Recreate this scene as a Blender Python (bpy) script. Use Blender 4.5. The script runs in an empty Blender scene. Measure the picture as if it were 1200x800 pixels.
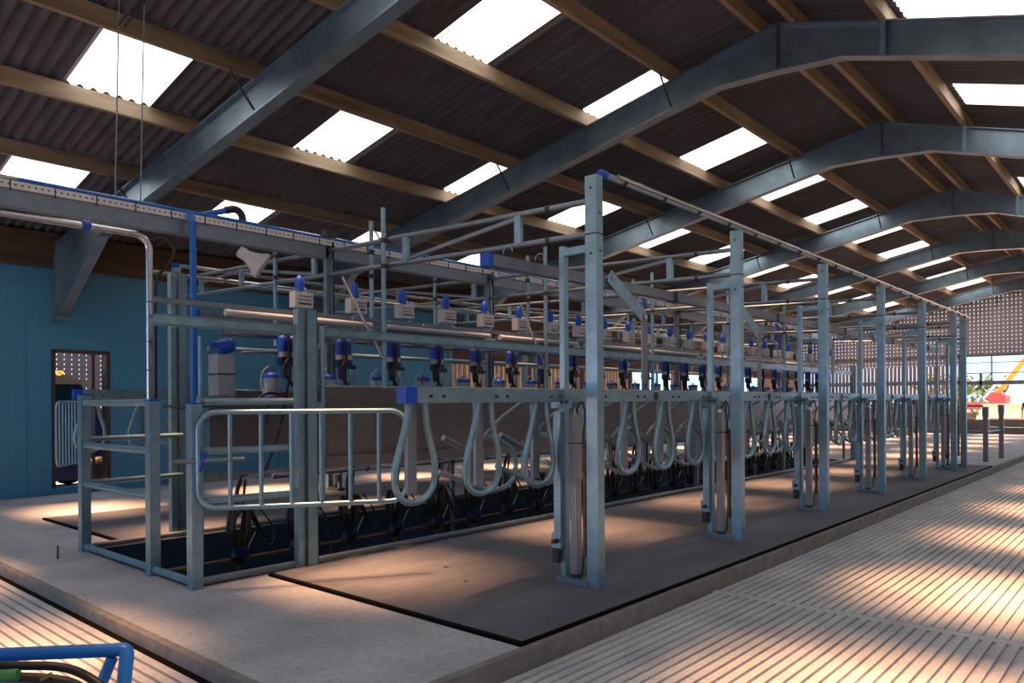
import bpy, math, random
from mathutils import Vector, Matrix
random.seed(7)
S = bpy.context.scene
COL = S.collection
PI = math.pi
# ---------------------------------------------------------------- camera
cd = bpy.data.cameras.new('camera'); cam = bpy.data.objects.new('camera', cd); COL.objects.link(cam)
cd.sensor_width = 36.0; cd.lens = 873.36 / 1200 * 36.0
cd.shift_y = 71.25 / 1200; cd.clip_start = .05; cd.clip_end = 500
YAW = math.radians(41.5314); ROLL = math.radians(.3704)
cam.matrix_world = Matrix.Translation((0, 0, 1.5)) @ Matrix.Rotation(YAW - PI / 2, 4, 'Z') @ Matrix.Rotation(PI / 2, 4, 'X') @ Matrix.Rotation(-ROLL, 4, 'Z')
S.camera = cam
# ---------------------------------------------------------------- sky, sun, exposure
w = bpy.data.worlds.new('sky'); S.world = w; w.use_nodes = True
bg = w.node_tree.nodes['Background']; bg.inputs[0].default_value = (.46, .70, 1, 1); bg.inputs[1].default_value = 3.1
sl = bpy.data.lights.new('sun', 'SUN'); sun = bpy.data.objects.new('sun', sl); COL.objects.link(sun)
sl.energy = 73.0; sl.color = (1, .47, .22); sl.angle = math.radians(15)
sun.rotation_euler = Vector((-.10, .10, 1)).to_track_quat('Z', 'Y').to_euler()
S.view_settings.view_transform = 'Standard'; S.view_settings.look = 'None'
S.view_settings.gamma = 1; S.view_settings.use_curve_mapping = False
S.view_settings.exposure = -0.58
S.cycles.max_bounces = 8; S.cycles.transparent_max_bounces = 24
S.cycles.sample_clamp_indirect = 4; S.cycles.caustics_reflective = False; S.cycles.caustics_refractive = False

# ---------------------------------------------------------------- materials
def mat(name, col, rough=.6, metal=0., var=.0, scale=6., bump=0., kind='noise', col2=None, trans=0., stretch=None, spec=.5):
    m = bpy.data.materials.new(name); m.use_nodes = True; nt = m.node_tree; N = nt.nodes; L = nt.links
    b = N['Principled BSDF']; b.inputs['Base Color'].default_value = (*col, 1)
    b.inputs['Roughness'].default_value = rough; b.inputs['Metallic'].default_value = metal
    b.inputs['Specular IOR Level'].default_value = spec
    if trans: b.inputs['Transmission Weight'].default_value = trans
    if var or bump or col2:
        tc = N.new('ShaderNodeTexCoord'); mp = N.new('ShaderNodeMapping'); L.new(tc.outputs['Object'], mp.inputs[0])
        if stretch: mp.inputs['Scale'].default_value = stretch
        if kind == 'voronoi':
            t = N.new('ShaderNodeTexVoronoi'); t.inputs['Scale'].default_value = scale; out = t.outputs['Color']
        else:
            t = N.new('ShaderNodeTexNoise'); t.inputs['Scale'].default_value = scale; t.inputs['Detail'].default_value = 6; out = t.outputs['Fac']
        L.new(mp.outputs[0], t.inputs['Vector'])
        r = N.new('ShaderNodeValToRGB'); L.new(out, r.inputs[0])
        c2 = col2 or tuple(min(1, c * (1 + var)) for c in col); c1 = col if col2 else tuple(c * (1 - var) for c in col)
        r.color_ramp.elements[0].position = .3; r.color_ramp.elements[1].position = .7
        r.color_ramp.elements[0].color = (*c1, 1); r.color_ramp.elements[1].color = (*c2, 1)
        f = N.new('ShaderNodeTexNoise'); f.inputs['Scale'].default_value = scale * 14; f.inputs['Detail'].default_value = 5; f.inputs['Roughness'].default_value = .75; L.new(mp.outputs[0], f.inputs['Vector'])
        fr = N.new('ShaderNodeMapRange'); fr.inputs['From Min'].default_value = .3; fr.inputs['From Max'].default_value = .7; fr.inputs['To Min'].default_value = .72; fr.inputs['To Max'].default_value = 1.15; L.new(f.outputs['Fac'], fr.inputs[0])
        mm = N.new('ShaderNodeMixRGB'); mm.blend_type = 'MULTIPLY'; mm.inputs[0].default_value = 1; L.new(r.outputs[0], mm.inputs[1]); L.new(fr.outputs[0], mm.inputs[2])
        L.new(mm.outputs[0], b.inputs['Base Color'])
        if bump:
            bp = N.new('ShaderNodeBump'); bp.inputs['Strength'].default_value = bump; bp.inputs['Distance'].default_value = .01
            L.new(out, bp.inputs['Height']); L.new(bp.outputs[0], b.inputs['Normal'])
    return m
M = {}
M['galv'] = mat('galvanised steel', (.245, .43, .565), .36, .70, .14, 9, 0)
M['galv_dark'] = mat('aged galvanised steel', (.20, .26, .33), .42, .68, .12, 10, 0)
M['rafter'] = mat('galvanised rafter steel', (.18, .28, .37), .4, .65, .2, 3, 0)
M['stainless'] = mat('stainless steel', (.52, .57, .62), .22, 1., .08, 3)
M['panel'] = mat('brushed stainless sheet', (.19, .20, .225), .32, .8, .10, 2.5, 0, stretch=(1, 1, 5))
M['alu'] = mat('aluminium profile', (.30, .345, .40), .4, .7)
M['blue'] = mat('blue plastic', (.004, .075, .55), .35)
M['bluepipe'] = mat('blue painted pipe', (.004, .15, .60), .4)
M['bluedark'] = mat('navy plastic', (.003, .022, .11), .4)
M['black'] = mat('black rubber hose', (.012, .012, .014), .45)
M['green'] = mat('green hose band', (.03, .22, .06), .5)
M['white'] = mat('white plastic', (.48, .53, .60), .45)
M['cream'] = mat('pale batten plastic', (.40, .46, .56), .3)
M['clear'] = mat('clear jar plastic', (.45, .55, .68), .15, trans=.35)
M['dark'] = mat('dark bolt steel', (.05, .05, .055), .5, .4)
M['tan'] = mat('weathered timber boards', (.40, .34, .27), .8, 0, .2, 3, stretch=(1, 1, .15))
M['wood'] = mat('roof purlin timber', (.16, .13, .08), .7, 0, 0, 2.2, 0, col2=(.40, .33, .24), stretch=(.35, 3, 3))
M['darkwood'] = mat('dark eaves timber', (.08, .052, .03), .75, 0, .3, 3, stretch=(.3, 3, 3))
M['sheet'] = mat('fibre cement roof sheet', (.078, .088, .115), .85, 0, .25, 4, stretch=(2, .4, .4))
M['conc'] = mat('platform concrete', (.33, .36, .42), .75, 0, 0, 1.6, .25, col2=(.50, .53, .60))
M['yard'] = mat('grooved yard concrete', (.42, .46, .52), .7, 0, 0, 2.4, .3, col2=(.60, .63, .68))
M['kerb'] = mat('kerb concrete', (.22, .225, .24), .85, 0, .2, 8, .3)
M['rubber'] = mat('worn rubber mat', (.082, .092, .125), .7, 0, 0, 1.6, .2, col2=(.165, .18, .225), stretch=(.4, 1, 1))
M['matedge'] = mat('black mat edge', (.004, .004, .005), .9, spec=.1)
M['navy'] = mat('navy pit paint', (.018, .040, .085), .45, 0, .2, 4)
M['pitfloor'] = mat('blue pit floor', (.02, .07, .16), .5)
M['dirty'] = mat('dirty brown pipe', (.16, .12, .09), .5, .3, .3, 9)
M['brownconc'] = mat('brown concrete panel', (.16, .15, .14), .85, 0, .2, 2, .2)
M['paleconc'] = mat('pale concrete wall', (.50, .47, .44), .85, 0, .1, 2)
M['orange'] = mat('orange crane paint', (.50, .19, .012), .4)
M['red'] = mat('red vehicle paint', (.38, .02, .035), .4)
M['leaf'] = mat('green foliage', (.05, .11, .035), .8, 0, .4, 8)
M['ground'] = mat('pale outdoor concrete', (.55, .52, .48), .9, 0, .1, .5)
M['carblue'] = mat('dark blue vehicle paint', (.02, .03, .12), .3)
M['carcream'] = mat('cream vehicle roof', (.62, .54, .30), .4)
M['glassdark'] = mat('dark window glass', (.02, .022, .02), .1)
M['skin'] = mat('skin', (.45, .27, .2), .6)
M['overall'] = mat('dark green overalls', (.03, .045, .03), .8)
def worker():
    m = mat('dark overalls and bare head', (.03, .045, .03), .8); nt = m.node_tree; N = nt.nodes; L = nt.links
    tc = N.new('ShaderNodeTexCoord'); sp = N.new('ShaderNodeSeparateXYZ'); L.new(tc.outputs['Object'], sp.inputs[0])
    g = N.new('ShaderNodeMath'); g.operation = 'GREATER_THAN'; g.inputs[1].default_value = 1.36; L.new(sp.outputs[2], g.inputs[0])
    x = N.new('ShaderNodeMixRGB'); x.inputs[1].default_value = (.03, .045, .03, 1); x.inputs[2].default_value = (.45, .27, .2, 1)
    L.new(g.outputs[0], x.inputs[0]); L.new(x.outputs[0], N['Principled BSDF'].inputs['Base Color']); return m
M['worker'] = worker()
M['grass'] = mat('dry straw', (.45, .38, .22), .9)

def blockwall():
    m = bpy.data.materials.new('blue painted blockwork'); m.use_nodes = True; nt = m.node_tree; N = nt.nodes; L = nt.links
    b = N['Principled BSDF']; b.inputs['Roughness'].default_value = .5
    tc = N.new('ShaderNodeTexCoord'); sp = N.new('ShaderNodeSeparateXYZ'); cb = N.new('ShaderNodeCombineXYZ')
    L.new(tc.outputs['Object'], sp.inputs[0]); L.new(sp.outputs[0], cb.inputs[0]); L.new(sp.outputs[2], cb.inputs[1])
    br = N.new('ShaderNodeTexBrick'); L.new(cb.outputs[0], br.inputs['Vector'])
    br.inputs['Scale'].default_value = 1; br.inputs['Brick Width'].default_value = .9; br.inputs['Row Height'].default_value = .44
    br.inputs['Mortar Size'].default_value = .008; br.inputs['Mortar Smooth'].default_value = .4
    br.inputs['Color1'].default_value = (.036, .20, .37, 1); br.inputs['Color2'].default_value = (.040, .215, .39, 1); br.inputs['Mortar'].default_value = (.032, .18, .335, 1)
    L.new(br.outputs[0], b.inputs['Base Color'])
    bp = N.new('ShaderNodeBump'); bp.inputs['Strength'].default_value = .4; bp.inputs['Distance'].default_value = .01; bp.invert = True
    L.new(br.outputs['Fac'], bp.inputs['Height']); L.new(bp.outputs[0], b.inputs['Normal'])
    return m
M['bluewall'] = blockwall()

def holes(name, col, ax, pu, pv, ru, rv, metal=0.3, off=0.):
    """sheet with a grid of real see-through holes (ax = horizontal object axis)"""
    m = mat(name, col, .6, metal); nt = m.node_tree; N = nt.nodes; L = nt.links
    tc = N.new('ShaderNodeTexCoord'); sp = N.new('ShaderNodeSeparateXYZ'); L.new(tc.outputs['Object'], sp.inputs[0])
    def band(o, p, r):
        a = N.new('ShaderNodeMath'); a.operation = 'PINGPONG'; a.inputs[1].default_value = p / 2; L.new(o, a.inputs[0])
        c = N.new('ShaderNodeMath'); c.operation = 'LESS_THAN'; c.inputs[1].default_value = r; L.new(a.outputs[0], c.inputs[0]); return c.outputs[0]
    x = band(sp.outputs[ax], pu, ru); z = band(sp.outputs[2], pv, rv)
    mu = N.new('ShaderNodeMath'); mu.operation = 'MULTIPLY'; L.new(x, mu.inputs[0]); L.new(z, mu.inputs[1])
    tr = N.new('ShaderNodeBsdfTransparent'); mx = N.new('ShaderNodeMixShader'); L.new(mu.outputs[0], mx.inputs[0])
    L.new(N['Principled BSDF'].outputs[0], mx.inputs[1]); L.new(tr.outputs[0], mx.inputs[2])
    L.new(mx.outputs[0], N['Material Output'].inputs[0]); return m
M['perf'] = holes('perforated vent cladding', (.42, .41, .42), 1, .155, .17, .013, .026)
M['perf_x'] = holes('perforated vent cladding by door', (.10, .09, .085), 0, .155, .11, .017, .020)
M['tray'] = holes('slotted white cable tray', (.66, .68, .72), 0, .052, 30, .012, 0.0)
def slots():
    m = mat('slotted cable tray', (.62, .65, .70), .4, .3); nt = m.node_tree; N = nt.nodes; L = nt.links
    tc = N.new('ShaderNodeTexCoord'); sp = N.new('ShaderNodeSeparateXYZ'); L.new(tc.outputs['Object'], sp.inputs[0])
    a = N.new('ShaderNodeMath'); a.operation = 'PINGPONG'; a.inputs[1].default_value = .024; L.new(sp.outputs[0], a.inputs[0])
    c = N.new('ShaderNodeMath'); c.operation = 'LESS_THAN'; c.inputs[1].default_value = .008; L.new(a.outputs[0], c.inputs[0])
    d = N.new('ShaderNodeMath'); d.operation = 'COMPARE'; d.inputs[1].default_value = .055; d.inputs[2].default_value = .007; L.new(sp.outputs[2], d.inputs[0])
    mu = N.new('ShaderNodeMath'); mu.operation = 'MULTIPLY'; L.new(c.outputs[0], mu.inputs[0]); L.new(d.outputs[0], mu.inputs[1])
    mi = N.new('ShaderNodeMixRGB'); L.new(mu.outputs[0], mi.inputs[0]); mi.inputs[1].default_value = (.62, .65, .70, 1); mi.inputs[2].default_value = (.03, .03, .035, 1)
    L.new(mi.outputs[0], N['Principled BSDF'].inputs['Base Color']); return m
M['tray'] = slots()
def rooflight():
    m = bpy.data.materials.new('translucent rooflight sheet'); m.use_nodes = True; nt = m.node_tree; N = nt.nodes; L = nt.links
    N.remove(N['Principled BSDF'])
    a = N.new('ShaderNodeBsdfTransparent'); a.inputs[0].default_value = (.95, .95, .95, 1)
    b = N.new('ShaderNodeBsdfTranslucent'); b.inputs[0].default_value = (.55, .80, .98, 1)
    x = N.new('ShaderNodeMixShader'); x.inputs[0].default_value = .40
    L.new(a.outputs[0], x.inputs[1]); L.new(b.outputs[0], x.inputs[2]); L.new(x.outputs[0], N['Material Output'].inputs[0]); return m
M['rooflight'] = rooflight()

# ---------------------------------------------------------------- mesh builder
def frame_of(d, up=Vector((0, 0, 1))):
    d = d.normalized()
    if abs(d.dot(up)) > .97: up = Vector((1, 0, 0))
    s = d.cross(up).normalized(); u = s.cross(d).normalized(); return s, u
class MB:
    def __init__(self): self.v = []; self.f = []; self.s = []; self.m = []; self.mi = 0
    def add(self, vs, fs, smooth=False):
        n = len(self.v); self.v += [tuple(p) for p in vs]
        for f in fs: self.f.append(tuple(i + n for i in f)); self.s.append(smooth); self.m.append(self.mi)
        return self
    def box(self, x0, x1, y0, y1, z0, z1):
        vs = [(x, y, z) for x in (x0, x1) for y in (y0, y1) for z in (z0, z1)]
        return self.add(vs, [(0, 1, 3, 2), (4, 6, 7, 5), (0, 4, 5, 1), (2, 3, 7, 6), (0, 2, 6, 4), (1, 5, 7, 3)])
    def beam(self, a, b, w_, h_, up=(0, 0, 1)):
        a = Vector(a); b = Vector(b); s, u = frame_of(b - a, Vector(up)); s = s * w_ / 2; u = u * h_ / 2
        vs = [p + i * s + j * u for p in (a, b) for i, j in ((-1, -1), (1, -1), (1, 1), (-1, 1))]
        return self.add(vs, [(3, 2, 1, 0), (4, 5, 6, 7), (0, 1, 5, 4), (1, 2, 6, 5), (2, 3, 7, 6), (3, 0, 4, 7)])
    def tube(self, pts, r, n=8, closed=False):
        P = [Vector(p) for p in pts]; K = len(P); R = r if isinstance(r, (list, tuple)) else [r] * K
        vs = []; s = None
        for i in range(K):
            if closed: t = P[(i + 1) % K] - P[i - 1]
            else: t = P[min(i + 1, K - 1)] - P[max(i - 1, 0)]
            t.normalize()
            if s is None: s, u = frame_of(t)
            else:
                s = (s - t * s.dot(t))
                if s.length < 1e-4: s, u = frame_of(t)
                s.normalize(); u = s.cross(t)
            for k in range(n):
                a = 2 * PI * k / n; vs.append(P[i] + (s * math.cos(a) + u * math.sin(a)) * R[i])
        fs = []
        for i in range(K if closed else K - 1):
            j = (i + 1) % K
            for k in range(n): fs.append((i * n + k, j * n + k, j * n + (k + 1) % n, i * n + (k + 1) % n))
        self.add(vs, fs, True)
        if not closed:
            self.add(vs[:n], [tuple(range(n))]); self.add(vs[-n:], [tuple(range(n))[::-1]])
        return self
    def lathe(self, c, prof, n=14, axis=(0, 0, 1)):
        c = Vector(c); A = Vector(axis).normalized(); s, u = frame_of(A)
        return self._lathe(c, A, s, u, prof, n)
    def _lathe(self, c, A, s, u, prof, n):
        vs = []
        for r, h in prof:
            for k in range(n):
                a = 2 * PI * k / n; vs.append(c + A * h + (s * math.cos(a) + u * math.sin(a)) * r)
        fs = [(i * n + k, i * n + (k + 1) % n, (i + 1) * n + (k + 1) % n, (i + 1) * n + k) for i in range(len(prof) - 1) for k in range(n)]
        self.add(vs, fs, True); self.add(vs[:n], [tuple(range(n))[::-1]]); self.add(vs[-n:], [tuple(range(n))]); return self
    def prism(self, poly, d):
        d = Vector(d); P = [Vector(p) for p in poly]; n = len(P); vs = P + [p + d for p in P]
        return self.add(vs, [tuple(range(n))[::-1], tuple(range(n, 2 * n))] + [(i, (i + 1) % n, n + (i + 1) % n, n + i) for i in range(n)])
    def ball(self, c, r, n=10, sq=(1, 1, 1)):
        prof = [(max(1e-4, math.sin(PI * i / n)) * r, -math.cos(PI * i / n) * r) for i in range(n + 1)]
        k = len(self.v); self.lathe(c, prof, 12)
        for i in range(k, len(self.v)):
            p = self.v[i]; self.v[i] = tuple(c[j] + (p[j] - c[j]) * sq[j] for j in range(3))
        return self
    def build(self, name, m, parent=None, org=None):
        me = bpy.data.meshes.new(name)
        o0 = ROOT.get(parent.name, Vector((0, 0, 0))) if parent else (Vector(org) if org else Vector((0, 0, 0)))
        me.from_pydata([(p[0] - o0[0], p[1] - o0[1], p[2] - o0[2]) for p in self.v], [], self.f)
        me.polygons.foreach_set('use_smooth', self.s)
        for q in (m if isinstance(m, list) else [m]): me.materials.append(M[q])
        me.polygons.foreach_set('material_index', self.m)
        me.update(); o = bpy.data.objects.new(name, me); COL.objects.link(o)
        if parent: o.parent = parent; ROOT[o.name] = o0
        else: o.location = o0
        return o
ROOT = {}
def tag(o, label, cat, group=None, kind=None):
    if label: o['label'] = label
    if cat: o['category'] = cat
    if group: o['group'] = group
    if kind: o['kind'] = kind
    return o
def thing(name, label, cat, loc, group=None):
    o = bpy.data.objects.new(name, None); COL.objects.link(o); o.location = loc; ROOT[o.name] = Vector(loc)
    o.empty_display_size = .1
    return tag(o, label, cat, group)
def struct(name, mb, m):
    o = mb.build(name, m); o['kind'] = 'structure'; return o
KIDS = {}
def kids(o):
    return [c for c in COL.objects if c.parent == o]
def dup(root, delta, label, tree=None):
    if tree is None: tree = tree_of(root)
    r = root.copy(); COL.objects.link(r); r.location = Vector(root.location) + Vector(delta); r['label'] = label
    def rec(sub, par):
        for o, ch in sub:
            c = o.copy(); COL.objects.link(c); c.parent = par; rec(ch, c)
    rec(tree, r); return r
def tree_of(o): return [(c, tree_of(c)) for c in kids(o)]
def arc(c, r, a0, a1, n, ux, uy):
    c = Vector(c); ux = Vector(ux); uy = Vector(uy)
    return [c + ux * r * math.cos(a0 + (a1 - a0) * i / n) + uy * r * math.sin(a0 + (a1 - a0) * i / n) for i in range(n + 1)]
def smooth(pts, n=5):
    P = [Vector(p) for p in pts]; out = []
    for i in range(len(P) - 1):
        a = P[max(i - 1, 0)]; b = P[i]; c = P[i + 1]; d = P[min(i + 2, len(P) - 1)]
        for k in range(n):
            t = k / n; out.append(.5 * ((2 * b) + (c - a) * t + (2 * a - 5 * b + 4 * c - d) * t * t + (3 * b - a - 3 * c + d) * t ** 3))
    out.append(P[-1]); return out
ORD = ['first', 'second', 'third', 'fourth', 'fifth', 'sixth', 'seventh', 'eighth', 'ninth', 'tenth', 'eleventh', 'twelfth', 'thirteenth', 'fourteenth',
       'fifteenth', 'sixteenth', 'seventeenth', 'eighteenth', 'nineteenth', 'twentieth', 'twenty-first', 'twenty-second', 'twenty-third', 'twenty-fourth']

# ================================================================ THE SHELL
XB, XE, YL, YRW = -8.0, 38.0, 13.99, -6.6          # building ends and side walls
PX0, PX1, PY0, PY1 = 2.82, 19.6, 6.02, 8.40         # pit
YR, ZR, SL = 3.68, 6.42, .197                       # ridge
def roofz(y, z0=ZR): return z0 - (SL if y > YR else .31) * abs(y - YR)
b = MB()
b.box(2.1, PX0, 3.0, YL, -.3, 0); b.box(PX0, PX1, 3.0, PY0, -.3, 0); b.box(PX0, PX1, PY1, YL, -.3, 0); b.box(PX1, XE, 3.0, YL, -.3, 0)
struct('floor', b, 'conc')
b = MB()                                            # lower yard, cast with drainage grooves
G, GW, GD = .078, .023, .020
b.box(XB, XE, YRW, 3.0, -.5, -.12 - GD); b.box(XB, 2.1, 3.0, YL, -.5, -.08 - GD)
y = YRW + .02
while y < 2.93:
    for x0, x1 in ((2.1, 5.86), (5.96, 13.0), (13.1, 21.0), (21.1, 29.0), (29.1, XE)):
        b.box(x0, x1, y, y + G - GW, -.12 - GD, -.12)
    y += G
for x0 in (5.86,): b.box(x0, x0 + .10, YRW, 3.0, -.12 - GD, -.12 - .002)
x = XB + .02
while x < 1.98:
    b.box(x, x + G - GW, YRW, 3.0, -.12 - GD, -.12); b.box(x, x + G - GW, 3.0, YL, -.08 - GD, -.08); x += G
struct('floor', b, 'yard')
b = MB(); b.box(2.04, 2.1, 2.94, 9.0, -.136, -.001); b.box(2.1, XE, 2.94, 3.0, -.136, -.001)
struct('trim_1', b, 'kerb')
struct('trim_7', MB().box(1.985, 2.04, 3.0, 9.5, -.11, -.086), 'matedge')
b = MB()                                            # the milking pit
b.box(PX0, PX1, PY0, PY0 + .02, -1.0, -.0); b.box(PX0, PX1, PY1 - .02, PY1, -1.0, -.0)
b.box(PX0, PX0 + .02, PY0 + .02, PY1 - .02, -1, 0); b.box(PX1 - .02, PX1, PY0 + .02, PY1 - .02, -1, 0)
struct('wall_pit', b, 'navy')
struct('floor', MB().box(PX0, PX1, PY0, PY1, -1.05, -1.0), 'pitfloor')
# left wall
b = MB(); D0, D1 = 4.24, 5.10
b.box(XB, D0, YL, YL + .2, -.15, 3.78); b.box(D0, D1, YL, YL + .2, 2.40, 3.78); b.box(D1, 13.3, YL, YL + .2, -.15, 3.78); b.box(D0, D1, YL, YL + .2, -.15, .12)
struct('wall_left', b, 'bluewall')
b = MB()
for x in (-4.4, .2, 4.03, 8.6, 13.1): b.box(x - .17, x + .17, YL - .025, YL, 0, 3.0)
struct('trim_2', b, 'bluewall')
struct('baseboard_left', MB().box(6.2, 13.3, YL - .05, YL, 0, .16), 'kerb')
b = MB()                                            # timber wall plate under the eaves
b.box(XB, 13.3, YL - .06, YL + .2, 3.78, 4.02); b.box(XB, 13.3, YL - .10, YL + .2, 4.02, 4.36)
struct('trim_3', b, 'darkwood')
b = MB()                                            # door opening frame
for x in (D0, D1): b.box(x - .03, x + .03, YL - .01, YL + .21, .12, 2.44)
b.box(D0, D1, YL - .01, YL + .21, 2.38, 2.44); b.box(4.86, 4.90, YL + .05, YL + .1, .12, 2.4)
struct('door_1', b, 'dark')
# boarded stretch of the left wall
b = MB(); GAPS = [(22.0, 24.9), (25.8, 27.4), (31.0, 33.0)]
x = 13.3
while x < XE - .1:
    if not any(a <= x <= c for a, c in GAPS): b.box(x, x + .155, YL, YL + .025, 0, 2.52)
    x += .18
b.box(13.3, XE, YL + .03, YL + .18, 0, .9)
struct('wall_left_boards', b, 'tan')
b = MB(); b.box(13.3, XE, YL - .03, YL + .12, 2.52, 2.88); b.box(13.3, XE, YL - .03, YL + .1, 3.02, 4.36)
for a, c in GAPS + [(16.6, 16.9), (19.2, 19.5)]: b.box(a - .15, a, YL - .04, YL + .1, 0, 4.1); b.box(c, c + .15, YL - .04, YL + .1, 0, 4.1)
struct('trim_4', b, 'darkwood')
# far gable
b = MB(); b.box(XE, XE + .2, 7.0, YL, -.1, 1.15); b.box(XE, XE + .2, YRW, 7.0, -.13, .62)
struct('wall_far', b, 'brownconc')
b = MB()
y = 7.0
while y < YL: b.box(XE + .02, XE + .05, y, y + .13, 1.15, 3.0); y += .165
struct('wall_far_boards', b, 'tan')
b = MB(); zz = lambda y_: roofz(y_) - .03
def strip(y0, y1, z0, n):
    for i in range(n):
        a = y0 + (y1 - y0) * i / n; c = y0 + (y1 - y0) * (i + 1) / n; k = .03 if i % 2 else 0
        b.add([(XE + .06 + k, a, z0), (XE + .06 + .03 - k, c, z0), (XE + .06 + .03 - k, c, zz(c)), (XE + .06 + k, a, zz(a))], [(0, 1, 2, 3)])
strip(YRW, 7.0, 3.45, 176); strip(7.0, YL, 3.0, 90)
struct('wall_far_vents', b, 'perf')
b = MB()
b.box(XE - .06, XE, 7.0, YL, 2.16, 2.34); b.box(XE - .06, XE + .02, YRW, YL, 3.36, 3.45); b.box(XE - .05, XE, YRW, 7.0, 2.13, 2.30); b.box(XE - .04, XE, YRW, 7.0, 2.62, 2.66)
b.box(XE - .04, XE, YRW, 7.0, 3.08, 3.11); b.box(XE - .05, XE, 5.82, 5.87, 2.3, 3.4); b.box(XE - .05, XE, 6.2, 6.3, 1.9, 2.62); b.box(XE - .06, XE + .02, 6.95, 7.1, 0, 3.45)
b.box(XE - .06, XE, 1.4, 1.6, 0, 3.45)
struct('trim_5', b, 'galv_dark')
b = MB(); b.box(XB, XE, YRW - .15, YRW, -.3, 3.2)
struct('wall_right', b, 'brownconc')  # unseen side, closed up to the eaves to reduce ambient side light
b = MB(); b.box(XB - .2, XB, YRW - .15, 3.0, -.3, 3.2); b.prism([(XB - .2, YRW, 3.2), (XB - .2, YL, 3.2), (XB - .2, YL, 4.35), (XB - .2, YR, 6.35), (XB - .2, YRW, 3.21)], (.2, 0, 0))
struct('wall_back_blocker', b, 'brownconc')  # added behind the camera; narrows the open end to cut ambient light
# roof sheets with openings for the rooflights
LB = [3.68, 3.90, 5.14, 6.57, 8.10, 9.60, 11.18, 12.75, 14.4]
RB = [3.68, 3.46, 2.44, .97, -.5, -2.0, -3.5, -5.0, -7.0]
LIT = lambda i: i in (2, 4, 6)
LITR = lambda i: i in (2, 4, 6)
LX = [(3.07 + 2.97 * k, 3.07 + 2.97 * k + .93) for k in range(-3, 12)]
RX = [(3.17 + 2.97 * k, 3.17 + 2.97 * k + .97) for k in range(-3, 12)]
PIT = .146
def corr(b, x0, x1, y0, y1, dz=0.):
    n = max(2, round((x1 - x0) / (PIT / 6))); vs = []
    for i in range(n + 1):
        x = x0 + (x1 - x0) * i / n; h = .026 * math.cos(2 * PI * x / PIT)
        vs += [(x, y0, roofz(y0) + h + dz), (x, y1, roofz(y1) + h + dz)]
    b.add(vs, [(2 * i, 2 * i + 2, 2 * i + 3, 2 * i + 1) for i in range(n)], True)
b = MB(); wn = 0
for B_, LF, XS in ((LB, LIT, LX), (RB, LITR, RX)):
    for i in range(len(B_) - 1):
        if not LF(i): corr(b, XB, XE + .3, B_[i], B_[i + 1]); continue
        x = XB
        for a, c in XS:
            corr(b, x, a, B_[i], B_[i + 1]); x = c
            wn += 1; g = MB(); corr(g, a, c, B_[i] + (.12 if B_[i + 1] > B_[i] else -.12), B_[i + 1], .0); struct('window_%d' % wn, g, 'rooflight'); k_ = .12 if B_[i + 1] > B_[i] else -.12; corr(b, a, c, B_[i], B_[i] + k_)
        corr(b, x, XE + .3, B_[i], B_[i + 1])
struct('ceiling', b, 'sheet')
b = MB(); b.beam((XB, YR, ZR + .05), (XE + .3, YR, ZR + .05), .35, .03)
struct('trim_6', b, 'sheet')

# ================================================================ OUTSIDE
struct('floor', MB().box(-60, 160, YL + .3, 160, -.5, -.2).box(XE + .2, 160, -80, YL + .3, -.5, -.2), 'ground')
tag(MB().box(45, 45.2, -12, 7.4, -.2, 1.22).box(44.95, 45.25, -12, 7.4, 1.22, 1.27).build('yard_wall', 'paleconc'), 'low pale concrete wall outside beyond the open gable', 'wall')

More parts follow.
